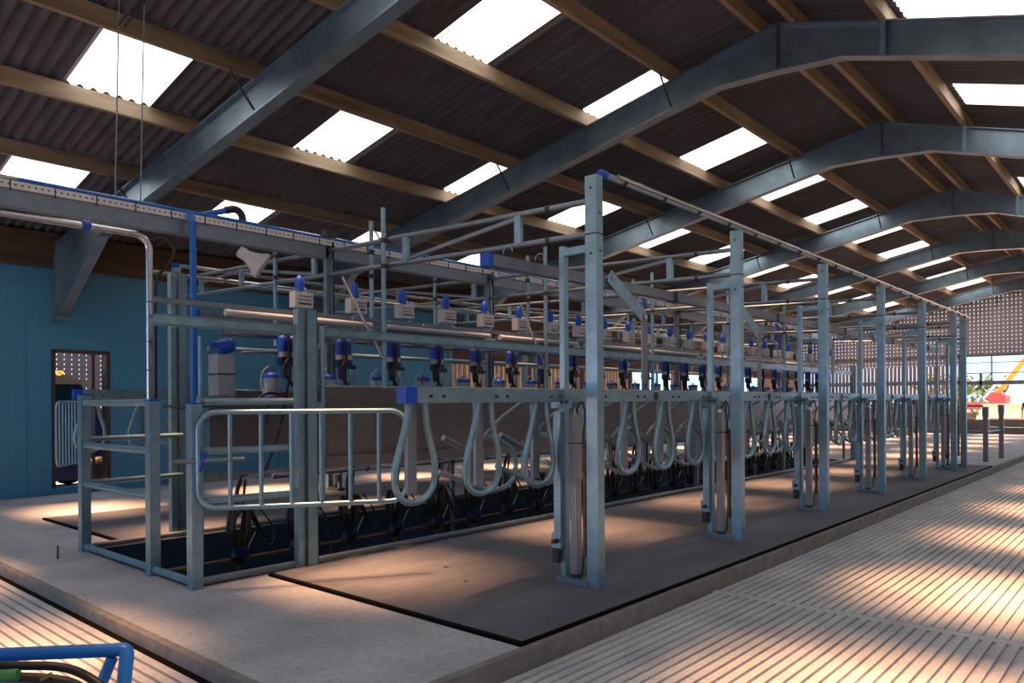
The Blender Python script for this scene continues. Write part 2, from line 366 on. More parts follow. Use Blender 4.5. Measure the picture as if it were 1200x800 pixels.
# ================================================================ PORTAL FRAMES
def zt(y): return 6.20 - (SL if y > YR else .31) * abs(y - YR)
FX = [(4.9, -.55), (9.23, -.1), (13.68, 0), (19.1, 0), (24.2, 0), (29.1, 0), (34.0, 0)]
FL = ['galvanised roof frame nearest the camera, crossing the upper left corner', 'galvanised roof frame with its apex at the top right, second from the near end',
      'third galvanised roof frame from the near end, apex below the second', 'fourth galvanised roof frame, over the middle of the parlour', 'fifth galvanised roof frame, over the far half of the parlour',
      'sixth galvanised roof frame, past the far end of the parlour', 'seventh galvanised roof frame, last one before the far gable']
def portal(X, sk, label):
    t = thing('portal_frame', label, 'roof frame', (X, YR, 0), 'roof frames')
    for side, ye, nm in ((1, 13.85, 'rafter'), (-1, -6.5, 'rafter')):
        k = sk if side > 0 else 0
        P = lambda y, z, dx=0: Vector((X + k * (y - YR) / 10 * 1 + dx, y, z))
        m = MB(); D = .40
        # web, top flange, bottom flange with haunches at eave and apex
        ya, yh = YR + side * .8, (12.3 if side > 0 else -5.0)
        zb = lambda y: zt(y) - D
        lowe = 2.98 if side > 0 else 2.2
        bot = [(YR, zb(YR) - .18), (ya, zb(ya)), (yh, zb(yh)), (ye, lowe)]
        top = [(YR, zt(YR)), (ye, zt(ye))]
        web = [P(y_, z_, -.008) for y_, z_ in top[::1]] + [P(y_, z_, -.008) for y_, z_ in bot[::-1]]
        m.prism(web, (.016, 0, 0))
        m.beam(P(*top[0]), P(*top[1]), .17, .016, (0, 0, 1))
        for q in range(3): m.beam(P(*bot[q]), P(*bot[q + 1]), .17, .016, (0, 0, 1))
        r = m.build('rafter', 'rafter', t)
        e = MB(); e.box(X + k * (ye - YR) / 10 - .10, X + k * (ye - YR) / 10 + .10, min(ye, ye + side * .12), max(ye, ye + side * .12), -.12 if side < 0 else lowe - .06, zt(ye) + .02)
        e.build('column' if side < 0 else 'end_bracket', 'rafter', t)
    e = MB(); e.box(X - .085, X + .085, YR - .012, YR + .012, 5.66, 6.21); e.build('apex_plate', 'galv_dark', t)
    for y in (5.14, 8.10, 11.18, 2.44, -.5, -3.5):
        dx = (sk * (y - YR) / 10 if y > YR else 0)
        e = MB()
        if y < YR: e.box(X - .10, X - .085, y - .03, y + .03, zt(y) - .42, zt(y) + .17)
        else: e.tube([(X + dx - .42, y, zt(y) + .06), (X + dx - .07, y, zt(y) - .36)], .015, 6)
        e.build('stay_rod' if y > YR else 'purlin_cleat', 'dark' if y > YR else 'galv', t)
for (X, sk), lb in zip(FX, FL): portal(X, sk, lb)
PN = ['upper ridge purlin on the left slope, nearest the ridge', 'second purlin down from the ridge on the left slope', 'third purlin down from the ridge on the left slope', 'fourth purlin down the left slope, above a bright rooflight row',
      'fifth purlin down the left slope, its face lit by rooflights above', 'sixth purlin down the left slope', 'lowest purlin on the left slope, near the blue wall']
for y, l in zip(LB[1:8], PN):
    b = MB(); b.box(XB, XE, y - .035, y + .035, roofz(y) - .215, roofz(y) - .024)
    tag(b.build('roof_purlin', 'wood', None, (XB, y, roofz(y) - .2)), 'timber ' + l, 'roof beam', 'roof purlins')
PN = ['ridge purlin on the right slope beside the ridge', 'second purlin on the right slope, just before a bright rooflight', 'third purlin on the right slope', 'fourth purlin on the right slope', 'fifth purlin on the right slope', 'sixth purlin on the right slope', 'lowest purlin on the right slope']
for y, l in zip(RB[1:8], PN):
    b = MB(); b.box(XB, XE, y - .035, y + .035, roofz(y) - .215, roofz(y) - .024)
    tag(b.build('roof_purlin', 'wood', None, (XB, y, roofz(y) - .2)), 'timber ' + l, 'roof beam', 'roof purlins')

# ================================================================ MATS AND PIT EDGE
def mat_(name, x0, x1, y0, y1, label):
    t = thing(name, label, 'mat', (x0, y0, 0), None)
    MB().box(x0 + .015, x1, y0 + .015, y1, 0, .022).build('mat_surface', 'rubber', t)
    MB().box(x0 - .025, x0 + .015, y0 - .004, y1, 0, .024).box(x0, x1, y0 - .004, y0 + .015, -.02, .024).build('mat_edge', 'matedge', t)
mat_('rubber_mat', 3.47, 19.5, 3.0, 5.90, 'wide grey rubber mat with black edge under the near row of posts')
mat_('rubber_mat', 3.25, 19.5, 8.52, 11.1, 'grey rubber mat on the far side of the pit, by the blue wall')
b = MB().tube([(PX0 + .05, 6.0, .035), (19.5, 6.0, .035)], .034, 10)
tag(b.build('pit_edge_rail', 'galv_dark', None, (PX0, 6, 0)), 'low galvanised tube along the near edge of the dark pit', 'rail')
b = MB().tube([(PX0 + .1, 8.44, .035), (19.5, 8.44, .035)], .03, 8)
tag(b.build('pit_edge_rail', 'galv_dark', None, (PX0, 8.44, 0)), 'low galvanised tube along the far edge of the dark pit', 'rail')
t = thing('wash_pipe', 'dirty brown pipe running inside the pit under the clusters', 'pipe', (2.9, 6.78, 0))
MB().tube([(2.9, 6.78, .0), (19.5, 6.78, .0)], .022, 8).build('pipe', 'dirty', t)
for k in range(11):
    x = 3.1 + k * 1.6
    MB().tube([(x, 6.78, .0), (x, 6.78, -1.0)], .015, 6).build('pipe_leg', 'dirty', t)

# ================================================================ LIFTING POSTS (near and far rows)
RX0 = [4.9 + 2.61 * k for k in range(6)] + [18.96]
def lift_post(x, y0, sgn, label, group, top=3.30):
    """tall box post with slim guide post, air cylinder and tie arm; sgn=+1 for the near row"""
    t = thing('lift_post', label, 'post', (x, y0, .0), group)
    Y = lambda d: y0 + sgn * d
    def bx(m, x0, x1, d0, d1, z0, z1): m.box(x0, x1, min(Y(d0), Y(d1)), max(Y(d0), Y(d1)), z0, z1); return m
    bx(MB(), x - .05, x + .04, -.055, .055, .022, top).build('tall_post', 'galv', t)
    for z in (top - .1, top - .62): MB().ball((x - .05, Y(0), z), .011, 5).build('bolt', 'dark', t)
    for z in (top - .3, top - .6): MB().ball((x, Y(-.055), z), .011, 5).build('bolt', 'dark', t)
    bx(MB(), x - .052, x + .042, -.057, .057, top - .47, top - .458).build('cable_tie', 'dark', t)
    g = bx(MB(), x - .03, x + .03, .285, .335, .022, 2.78); bx(g, x - .03, x + .03, .05, .30, 2.70, 2.76); g.build('guide_post', 'galv', t)
    g = MB(); bx(g, x - .075, x - .03, .30, .37, .30, 1.42); bx(g, x - .07, x - .05, .335, .40, .28, .42); g.build('slide_channel', 'galv', t)
    g = bx(MB(), x - .085, x - .055, .32, .38, .18, .30); g.lathe((x - .08, Y(.34), .36), [(.02, 0), (.02, .05)], 8, (-1, 0, 0)); g.build('roller_block', 'dark', t)
    g = MB(); bx(g, x - .03, x + .03, .165, .235, .10, 1.38)
    for d in (.175, .20, .225): bx(g, x - .035, x - .03, d - .004, d + .004, .10, 1.38)
    g.build('air_cylinder', 'alu', t)
    g = MB(); g.tube([(x, Y(.20), 1.38), (x, Y(.20), 1.50)], .012, 8); bx(g, x - .025, x + .025, .175, .225, 1.38, 1.41); g.build('piston_rod', 'stainless', t)
    bx(MB(), x - .035, x + .035, .16, .24, .07, .10).build('cylinder_foot', 'dark', t); bx(MB(), x - .036, x + .036, .08, .25, 1.16, 1.168).build('cable_tie', 'dark', t)
    g = bx(MB(), x - .09, x - .08, .17, .38, 1.45, 1.54); g.build('bracket_plate', 'galv', t)
    for d in (.22, .27): MB().lathe((x - .09, Y(d), 1.50), [(.014, 0), (.014, .01)], 6, (-1, 0, 0)).build('bracket_bolt', 'dark', t)
    g = bx(MB(), x - .06, x + .06, .04, .36, .022, .07); g.build('base_tie', 'galv_dark', t)
    g = MB().tube(smooth([(x, Y(.2), 1.40), (x + .01, Y(.14), 1.50), (x, Y(.1), 1.38), (x, Y(.12), 1.2), (x + .01, Y(.11), .6), (x, Y(.14), .1)], 5), .007, 6); g.build('air_hose', 'black', t)
    g = MB().lathe((x, Y(.105), .25), [(.022, 0), (.022, .95)], 8); g.build('return_tube', 'dirty', t)
    return t
PL = ['nearest tall galvanised lift post with its air cylinder, in the centre foreground', 'second tall galvanised lift post of the near row', 'third tall galvanised lift post of the near row', 'fourth tall galvanised lift post of the near row',
      'fifth tall galvanised lift post of the near row', 'sixth tall galvanised lift post of the near row', 'last tall galvanised lift post of the near row, standing close to the sixth']
p0 = lift_post(RX0[0], 3.45, 1, PL[0], 'near row of lift posts'); tr = tree_of(p0)
for x, l in zip(RX0[1:], PL[1:]): dup(p0, (x - RX0[0], 0, 0), l, tr)
q0 = lift_post(RX0[0] + .02, 10.9, -1, 'first lift post of the far row, standing before the blue wall', 'far row of lift posts', 3.5); tr = tree_of(q0)
for i, x in enumerate(RX0[1:]): dup(q0, (x - RX0[0], 0, 0), '%s lift post of the far row, beyond the pit' % ORD[i + 1], tr)

# top air pipes resting on the posts
def top_pipe(y, x0, x1, z, label):
    t = thing('air_pipe', label, 'pipe', (x0, y, z))
    MB().tube([(x0, y, z), (x1, y, z)], .026, 10).build('main_pipe', 'galv', t)
    MB().tube([(x0 + .12, y - .045, z + .006), (x1, y - .045, z + .006)], .017, 8).build('side_pipe', 'stainless', t)
    MB().lathe((x0 - .09, y, z), [(.03, 0), (.032, .02), (.032, .09)], 10, (1, 0, 0)).build('end_cap', 'blue', t)
    x = x0 + .25
    while x < x1: MB().lathe((x, y - .012, z), [(.038, 0), (.038, .010)], 10, (1, 0, 0)).build('pipe_clip', 'dark', t); x += .65
top_pipe(3.43, 5.04, 19.2, 3.335, 'long pipe along the tops of the near row of tall posts')
top_pipe(10.9, 4.95, 19.2, 3.535, 'long pipe along the tops of the far row of posts')

# pivot beams
def pivot_beam(y, z, x0, label, capcol='blue'):
    t = thing('pivot_beam', label, 'beam', (x0, y, z))
    MB().box(x0, 19.2, y - .045, y + .045, z - .045, z + .045).build('box_section', 'galv_dark', t)
    MB().box(x0 - .05, x0, y - .05, y + .05, z - .05, z + .05).build('end_cap', 'blue', t)
    for k in range(5):
        x = 7.02 + k * 2.72
        MB().box(x - .03, x + .03, y - .055, y + .055, z - .055, z + .055).build('clamp', 'bluedark', t)
    m = MB()
    for x in (x0 + .22, x0 + .62): m.tube(arc((x, y, z + .09), .05, 0, PI, 8, (0, 1, 0), (0, 0, 1)), .006, 6)
    m.build('shackle', 'galv', t)
pivot_beam(3.95, 2.60, 4.20, 'blue-capped galvanised box beam high over the near bail rail')
pivot_beam(10.38, 2.80, 5.0, 'galvanised box beam high over the far bail rail')
def knee(x, y, zr, label, group):
    t = thing('knee_arm', label, 'arm', (x, y, zr), group)
    m = MB(); m.beam((x - .60, y - .07, 2.66), (x, y - .07, 2.33), .012, .13, (0, 0, 1)); m.build('diagonal_plate', 'galv', t)
    m = MB(); m.box(x - .05, x + .05, y - .078, y - .063, zr, 2.36); m.build('upright_plate', 'galv_dark', t)
    for xx, z in ((x, 2.33), (x, zr + .1), (x - .56, 2.65)): MB().lathe((xx, y - .078, z), [(.02, 0), (.02, .01)], 8, (0, -1, 0)).build('bolt', 'stainless', t)
    m = MB().lathe((x, y - .20, zr - .01), [(.045, 0), (.045, .13)], 10, (0, 1, 0)); m.build('pivot_hub', 'dark', t)
    return t
k0 = knee(6.35, 3.95, 1.56, 'bent galvanised knee arm nearest the camera, right of the first tall post', 'near knee arms'); tr = tree_of(k0)
for i in range(1, 5): dup(k0, (2.72 * i, 0, 0), '%s bent galvanised knee arm along the near bail rail' % ORD[i], tr)

# bail rails with end caps
def bail_rail(y, x0, z0, z1, label):
    t = thing('bail_rail', label, 'rail', (x0, y, z0))
    MB().box(x0 + .10, 19.3, y - .045, y + .045, z0, z1).build('rail', 'galv', t)
    MB().box(x0, x0 + .10, y - .048, y + .048, z0 - .003, z1 + .003).build('end_cap', 'blue', t)
    m = MB()
    for k in range(24):
        for dx in (.0, .12): m.lathe((x0 + .22 + dx + k * .652, y - .045, z0 + .045), [(.012, 0), (.012, .012)], 6, (0, -1, 0))
    m.build('rail_bolts', 'dark', t)
bail_rail(3.80, 3.19, 1.50, 1.605, 'long near bail rail with a bright blue end cap')
bail_rail(10.48, 3.40, 1.575, 1.70, 'far bail rail ending in a blue cap before the blue wall')

# hanging stall dividers
def divider(x, y, z, s, label, group):
    t = thing('stall_divider', label, 'stall divider', (x, y, z), group)
    Y = lambda d: y + s * d
    p = [(x - .055, Y(-.0), z), (x - .10, Y(0), z - .18), (x - .165, Y(0), z - .36), (x - .19, Y(0), z - .48)]
    p += [(x - .175, Y(0), z - .57), (x - .12, Y(0), z - .64), (x - .02, Y(0), z - .665), (x + .08, Y(0), z - .64), (x + .14, Y(0), z - .58), (x + .165, Y(0), z - .49)]
    p += [(x + .155, Y(0), z - .36), (x + .10, Y(0), z - .18), (x + .075, Y(0), z)]
    MB().tube(smooth(p, 3), .023, 8).build('neck_loop', 'galv', t)
    MB().box(x - .05, x + .03, min(Y(.03), Y(.06)), max(Y(.03), Y(.06)), z - .61, z + .01).build('drop_plate', 'galv_dark', t)
    q = [(x + 1.10, Y(.42), z - .28), (x + 1.24, Y(.42), z - .30), (x + 1.38, Y(.42), z - .36), (x + 1.47, Y(.42), z - .46), (x + 1.48, Y(.42), z - .58), (x + 1.40, Y(.42), z - .69), (x + 1.22, Y(.42), z - .73), (x + 1.04, Y(.42), z - .69), (x + .82, Y(.42), z - .61), (x + .59, Y(.42), z - .53)]
    MB().tube(smooth(q, 3), .021, 8).build('side_loop', 'galv', t)
    MB().tube([(x + .64, Y(.42), z - .27), (x + .98, Y(.42), z - .41)], .024, 8).tube([(x + .96, Y(.40), z - .36), (x + 1.16, Y(.28), z - .12), (x + 1.20, Y(.06), z + .02)], .017, 8).build('swing_arm', 'galv_dark', t)
    MB().box(x + .96, x + 1.02, min(Y(.44), Y(.47)), max(Y(.44), Y(.47)), z - .66, z - .34).build('pivot_plate', 'galv_dark', t)
    return t
d0 = divider(3.31, 3.79, 1.50, 1, 'looped tube stall divider hanging at the blue-capped end of the near rail', 'near stall dividers'); tr = tree_of(d0)
for i in range(1, 24): dup(d0, (.652 * i, 0, 0), 'looped tube stall divider, %s along the near bail rail' % ORD[i], tr)
d1 = divider(3.60, 10.46, 1.575, -1, 'looped tube stall divider at the near end of the far rail', 'far stall dividers'); tr = tree_of(d1)
for i in range(1, 24): dup(d1, (.652 * i, 0, 0), 'looped tube stall divider, %s along the far bail rail' % ORD[i], tr)

# rump panels along the pit
def rump(y, s, x0, label):
    t = thing('splash_panel', label, 'panel', (x0, y, .9))
    MB().box(x0, 19.4, y - .008, y + .008, 1.0, 1.66).build('sheet', 'panel', t)
    MB().tube([(x0, y, 1.665), (19.4, y, 1.665)], .012, 8).build('top_bead', 'stainless', t)
    MB().box(x0, 19.4, min(y, y - s * .09), max(y, y - s * .09), .90, 1.0).build('ledge', 'panel', t)
    for x in (8.0, 11.6, 15.4, 19.2):
        e_ = .07 if s > 0 else .16; MB().box(x - .03, x + .03, min(y + s * e_, y + s * (e_ + .05)), max(y + s * e_, y + s * (e_ + .05)), -.98, 1.6).build('panel_leg', 'galv_dark', t)
rump(5.98, 1, 4.03, 'long brown-grey stainless splash panel along the near side of the pit')
rump(8.52, -1, 4.22, 'long stainless splash panel along the far side of the pit')

# ================================================================ PIT END BARRIER
def tubeobj(name, pts, r, m, label, cat, n=10):
    o = MB().tube(pts, r, n).build(name, m, None, pts[0]); return tag(o, label, cat)
t = thing('pit_barrier', 'three square galvanised posts with rails across the near end of the pit', 'barrier', (2.82, 7.0, 0))
for y, h in ((8.38, 1.60), (6.74, 1.53), (5.95, 1.50)):
    p = MB().box(2.775, 2.865, y - .05, y + .05, 0, h).build('post', 'galv', t)
    MB().box(2.773, 2.867, y - .052, y + .052, h, h + .014).build('post_cap', 'blue', p)
for z, y0, y1 in ((1.52, 8.38, 6.74), (1.09, 8.38, 6.74), (.69, 8.38, 6.74), (.05, 8.38, 6.74), (.05, 6.74, 5.95)):
    MB().tube([(2.82, y0, z), (2.82, y1, z)], .032, 10).build('cross_rail', 'galv', t)
for z in (1.15, .70): MB().tube([(2.86, 8.38, z), (3.86, 8.44, z)], .028, 10).build('side_rail', 'galv', t)
for z in (1.52, 1.10, .68): MB().tube([(2.96, 6.12, z), (3.80, 6.02, z)], .034, 10).build('side_rail', 'galv', t)
m = MB()
for z in (1.52, 1.10, .68): m.ball((2.96, 6.12, z), .04, 6)
m.build('rail_elbow', 'galv_dark', t)
# tall box column at the near pit edge
def column(x, y, h, label):
    t = thing('pit_column', label, 'column', (x, y, 0))
    MB().box(x - .03, x + .09, y - .055, y - .047, .0, h).box(x - .03, x - .022, y - .055, y + .04, 0, h).box(x + .082, x + .09, y - .055, y + .04, 0, h).build('channel', 'galv', t)
    MB().box(x - .10, x - .035, y - .03, y + .05, 0.0, h).build('box_section', 'galv', t)
    return t
c = column(3.86, 5.94, 2.36, 'tall galvanised double column at the near pit edge behind the gate')
MB().tube([(4.02, 5.92, .62), (4.02, 5.92, 2.22)], .026, 10).box(3.94, 4.02, 5.9, 5.94, 1.45, 1.52).box(3.94, 4.02, 5.9, 5.94, 2.0, 2.06).build('side_pipe', 'galv', c)
column(3.88, 8.56, 3.0, 'tall galvanised column at the far pit edge left of centre')
column(19.55, 5.94, 2.36, 'tall galvanised column at the far end of the near pit edge')

# near gate (swung open)
def gate(A, B, z0, z1, nb, r, label, rb=None, corner=.14):
    A = Vector(A); B = Vector(B); t = thing('yard_gate', label, 'gate', (A[0], A[1], z0))
    u = (B - A).normalized(); L = (B - A).length; Z = Vector((0, 0, 1)); c = corner
    P = lambda s, z: (A[0] + u[0] * s, A[1] + u[1] * s, z)
    pts = []
    for cx, cz, a0 in ((c, z0 + c, PI), (L - c, z0 + c, 1.5 * PI), (L - c, z1 - c, 0), (c, z1 - c, .5 * PI)):
        for i in range(7):
            a = a0 + PI / 2 * i / 6; pts.append(P(cx + c * math.cos(a), cz + c * math.sin(a)))
    MB().tube(pts, r, 10, True).build('gate_frame', 'galv', t)
    for i in range(nb):
        s = L * (i + 1) / (nb + 1)
        MB().tube([P(s, z0), P(s, z1)], rb or r * .85, 8).build('gate_bar', 'galv', t)
    return t, P
g, P = gate((2.82, 5.88), (4.24, 4.98), .655, 1.435, 6, .022, 'galvanised gate with rounded corners standing open in the left foreground')
m = MB().tube([P(-.0, .95), P(.05, 1.12)], .02, 8); m.build('latch', 'blue', g)
MB().tube([P(-.18, 1.04), P(.35, 1.05)], .018, 8).build('latch_bar', 'galv_dark', g)
g, P = gate((3.90, 12.75), (4.62, 13.75), .56, 1.55, 8, .018, 'small close-barred galvanised gate standing open by the doorway', .014, .1)

# ================================================================ OVERHEAD: trusses, poles, tray
def truss(x, label, group):
    t = thing('ladder_truss', label, 'truss', (x, 3.5, 2.85), group)
    zu = lambda y: 3.11 + .028 * (y - 3.5); zl = lambda y: 2.845 + .028 * (y - 3.5)
    MB().tube([(x, 3.42, zu(3.42)), (x, 11.0, zu(11))], .024, 10).build('upper_chord', 'galv_dark', t)
    MB().tube([(x, 3.42, zl(3.42)), (x, 11.0, zl(11))], .024, 10).build('lower_chord', 'galv_dark', t)
    ys = (4.25, 5.75, 7.35, 9.0, 10.1)
    for y in ys: MB().box(x - .02, x + .02, y - .035, y + .035, zl(y), zu(y)).build('spacer', 'galv', t)
    for a, c in ((5.75, 4.25), (7.35, 9.0)): MB().beam((x, a, zl(a) + .03), (x, c, zu(c) - .03), .03, .035).build('diagonal', 'galv_dark', t)
    MB().beam((x, 9.0, zu(9) - .04), (x, 10.1, zu(10.1) - .10), .03, .03).build('diagonal', 'galv_dark', t)
    for y in (3.9, 6.0, 8.15):
        for f_ in (zl, zu): MB().lathe((x, y, f_(y)), [(.032, 0), (.032, .035)], 8, (0, 1, 0)).build('coupler', 'dark', t)
    return t
TL = ['nearest tube ladder truss crossing over the parlour from the centre tall post', 'second tube ladder truss crossing over the parlour', 'third tube ladder truss crossing over the parlour', 'fourth tube ladder truss crossing over the parlour',
      'fifth tube ladder truss crossing over the parlour', 'sixth tube ladder truss crossing over the parlour', 'last tube ladder truss crossing over the parlour']
t0 = truss(RX0[0], TL[0], 'ladder trusses'); tr = tree_of(t0)
for x, l in zip(RX0[1:], TL[1:]): dup(t0, (x - RX0[0], 0, 0), l, tr)
def pole(x, y, z0, z1, label, group, brace=True):
    t = thing('hanger_pole', label, 'pole', (x, y, z0), group)
    MB().tube([(x, y, z0), (x, y, z1)], .025, 10).build('tube', 'galv', t)
    if brace: MB().tube([(x - .50, y, 2.72), (x, y, 1.92)], .015, 6).build('brace_rod', 'stainless', t)
    for dz in (.62, .36): MB().lathe((x, y, z1 - dz), [(.032, 0), (.032, .05)], 8).build('coupler', 'dark', t)
    return t
q = pole(4.80, 5.98, 1.65, 3.48, 'thin upright pole rising above the near splash panel, nearest one', 'near hanger poles'); tr = tree_of(q)
for i in range(1, 6): dup(q, (2.61 * i, 0, 0), '%s thin upright pole rising above the near splash panel' % ORD[i], tr)
q = pole(4.86, 8.12, 2.2, 3.62, 'nearest thin upright pole on the far side of the pit', 'far hanger poles', False); tr = tree_of(q)
for i in range(1, 6): dup(q, (2.61 * i, 0, 0), '%s thin upright pole on the far side of the pit' % ORD[i], tr)
q = pole(5.02, 6.46, 2.19, 3.46, 'short upright pole beside the thick centre post, nearest one', 'inner hanger poles', False); tr = tree_of(q)
for i in range(1, 6): dup(q, (2.61 * i, 0, 0), '%s short upright pole inside the near pole row' % ORD[i], tr)
def cpost(x, label):
    t = thing('centre_post', label, 'post', (x, 7.08, 1.0), 'centre posts')
    MB().box(x - .045, x - .005, 7.05, 7.11, 1.0, 3.42).build('channel', 'galv_dark', t)
    MB().box(x + .02, x + .06, 7.05, 7.11, 1.0, 3.42).build('channel', 'galv', t)
    MB().tube([(x + .01, 7.0, 1.0), (x + .01, 7.0, 3.3)], .012, 6).build('cable', 'black', t)
    MB().box(x - .06, x + .08, 7.03, 7.13, 3.36, 3.44).build('top_clamp', 'dark', t)
    return t
q = cpost(4.9, 'first thick centre post under the overhead cable tray'); tr = tree_of(q)
for i in range(1, 6): dup(q, (2.61 * i, 0, 0), '%s centre post under the overhead cable tray' % ORD[i], tr)

t = thing('cable_tray', 'long galvanised overhead beam carrying a slotted white cable tray', 'cable tray', (-2.5, 7.05, 3.24))
MB().box(-2.5, 19.6, 7.05, 7.16, 3.12, 3.262).build('support_beam', 'galv_dark', t)
m = MB().box(-2.5, 19.6, 7.03, 7.045, 3.262, 3.325).box(-2.5, 19.6, 7.045, 7.20, 3.262, 3.268); m.build('slotted_side', 'tray', t)
m = MB(); x = -2.4
while x < 19.5: m.box(x, x + .008, 7.022, 7.03, 3.24, 3.33); x += .325
tag(m.build('tray_ties', 'black', t), None, None, None, 'stuff')
tubeobj('overhead_pipe', [(-2.5, 7.10, 3.36), (19.5, 7.10, 3.36)], .017, 'stainless', 'thin bright steel pipe lying along the top of the cable tray', 'pipe')
tubeobj('overhead_pipe', [(1.9, 7.06, 3.345), (19.5, 7.16, 3.345)], .022, 'bluepipe', 'blue pipe lying along the top of the cable tray', 'pipe')
for x, z in ((2.66, 4.9), (2.88, 5.2)):
    m = MB().tube([(x, 7.12, 3.2), (x + .06, 7.12, roofz(7.12) - .05)], .006, 6)
    tag(m.build('hanger_wire', 'galv_dark', None, (x, 7.12, 3.2)), ('left' if x < 2.8 else 'right') + ' of the two thin wires holding up the cable tray', 'wire')
t = thing('hanger_bar', 'thin dark double bar slanting under the roof above the two wires', 'bar', (2.72, 7.1, 4.9))
MB().tube([(2.70, 7.12, 4.93), (2.95, 6.6, 5.45)], .012, 6).build('bar', 'dark', t); MB().tube([(2.75, 7.12, 4.93), (3.0, 6.6, 5.45)], .012, 6).build('bar', 'dark', t)
# stainless milk line with elbow, left
pts = [(-2.5, 6.74, 2.99), (2.62, 6.74, 2.985)] + arc((2.68, 6.74, 2.865), .12, PI / 2, 0, 6, (1, 0, 0), (0, 0, 1)) + [(2.80, 6.74, 1.55)]
t = thing('steel_pipe', 'stainless pipe turning down with an elbow onto the middle barrier post', 'pipe', (2.80, 6.74, 1.55))
MB().tube(pts, .030, 12).build('pipe', 'stainless', t)
MB().lathe((2.26, 6.74, 2.99), [(.042, 0), (.042, .06)], 10, (1, 0, 0)).build('pipe_clamp', 'blue', t)
MB().beam((2.30, 6.76, 3.0), (2.52, 7.06, 3.1), .03, .03).build('clamp_arm', 'galv', t)
MB().tube(smooth([(2.82, 6.80, 2.95), (2.95, 6.80, 3.0), (3.05, 6.80, 2.9), (2.98, 6.79, 2.75), (2.88, 6.78, 2.6), (2.87, 6.78, 2.2), (2.87, 6.78, 1.55)], 4), .013, 8).build('black_cable', 'black', t)
m = MB(); 
for z in (2.4, 2.05, 1.8): m.lathe((2.80, 6.74, z), [(.032, 0), (.032, .008)], 10)
m.build('cable_ties', 'black', t)
def downpipe(x, z0, label):
    t = thing('blue_downpipe', label, 'pipe', (x, 6.92, z0), 'blue downpipes')
    MB().tube([(x, 6.92, z0), (x, 6.92, 3.22)], .030, 10).build('pipe', 'bluepipe', t)
    MB().tube([(x, 6.92, -1.0), (x, 6.92, z0)], .016, 8).build('lower_hose', 'black', t)
    MB().tube([(x, 6.92, 3.20), (x, 6.98, 3.32)], .034, 10).build('top_elbow', 'bluepipe', t)
    return t
q = downpipe(3.28, 1.0, 'blue downpipe beside the stainless pipe at the near end'); tr = tree_of(q)
for dx, l in ((8.1, 'second blue downpipe, seen right of the first tall post'), (14.0, 'third blue downpipe, farthest along the parlour')): dup(q, (dx, 0, 0), l, tr)
t = thing('blue_elbow_pipe', 'short blue pipe with a black elbow above the cable tray', 'pipe', (3.9, 7.3, 3.35))
MB().tube([(3.55, 7.30, 3.40), (3.78, 7.22, 3.48)], .030, 10).build('pipe', 'bluepipe', t)
MB().tube(smooth([(3.76, 7.22, 3.475), (3.86, 7.2, 3.50), (3.92, 7.18, 3.44), (3.92, 7.16, 3.27)], 4), .038, 10).build('elbow', 'black', t)
# horn loudspeaker
t = thing('horn_loudspeaker', 'white horn loudspeaker hanging under the cable tray', 'loudspeaker', (3.95, 7.1, 3.12))
ax = Vector((.66, -.40, -.50))
MB().lathe((3.86, 7.10, 3.05), [(.001, -.03), (.055, -.02), (.062, .03), (.058, .06), (.075, .11), (.10, .17), (.135, .215), (.142, .25), (.142, .26), (.12, .262)], 20, ax).build('horn', 'white', t)
MB().box(3.93, 3.97, 7.08, 7.12, 2.99, 3.06).build('bracket', 'galv_dark', t)
# near side milking rails
t = thing('milking_rail', 'pair of galvanised channels running above the near pit edge', 'rail', (2.5, 5.98, 2.13))
MB().box(2.50, 19.4, 5.94, 5.955, 2.13, 2.21).box(2.5, 19.4, 5.94, 6.0, 2.205, 2.215).box(2.5, 19.4, 5.94, 6.0, 2.125, 2.135).build('lower_channel', 'galv', t)
MB().box(2.60, 19.4, 6.16, 6.22, 2.335, 2.375).build('upper_channel', 'galv_dark', t)
m = MB()
for k in range(34): m.lathe((2.7 + k * .5, 5.94, 2.18), [(.012, 0), (.012, .012)], 6, (0, -1, 0)); m.lathe((3.6 + k * .47, 6.16, 2.36), [(.012, 0), (.012, .012)], 6, (0, -1, 0))
m.build('bolts', 'stainless', t)
tubeobj('milk_line', [(3.3, 6.46, 2.16), (19.4, 6.46, 2.16)], .038, 'stainless', 'bright stainless milk line running over the pit behind the meters', 'pipe')
tubeobj('vacuum_line', [(4.9, 6.16, 2.25), (19.4, 6.16, 2.25)], .030, 'stainless', 'stainless vacuum line just above the near milking channel', 'pipe')
tubeobj('vacuum_line', [(4.6, 8.25, 2.9), (19.4, 8.25, 2.9)], .022, 'galv', 'thin galvanised line on the far side of the pit under the trusses', 'pipe')
tubeobj('vacuum_line', [(3.9, 9.3, 3.12), (19.4, 9.3, 3.12)], .03, 'stainless', 'bright line high up beyond the pit before the blue wall', 'pipe')
tubeobj('wash_line', [(3.3, 7.6, 2.55), (19.4, 7.6, 2.55)], .026, 'galv', 'galvanised line over the middle of the pit', 'pipe')
tubeobj('far_rail', [(4.2, 8.5, 2.16), (19.4, 8.5, 2.16)], .030, 'galv', 'galvanised rail above the far splash panel', 'rail')
tubeobj('feed_pipe', [(3.42, 6.3, 1.97), (4.1, 6.3, 2.0)], .02, 'stainless', 'short stainless pipe between the filter housing and the first meter', 'pipe')
tubeobj('drain_pipe', [(4.2, 7.1, .74), (19.2, 7.1, .74)], .03, 'stainless', 'bright pipe running low over the pit behind the gate', 'pipe')
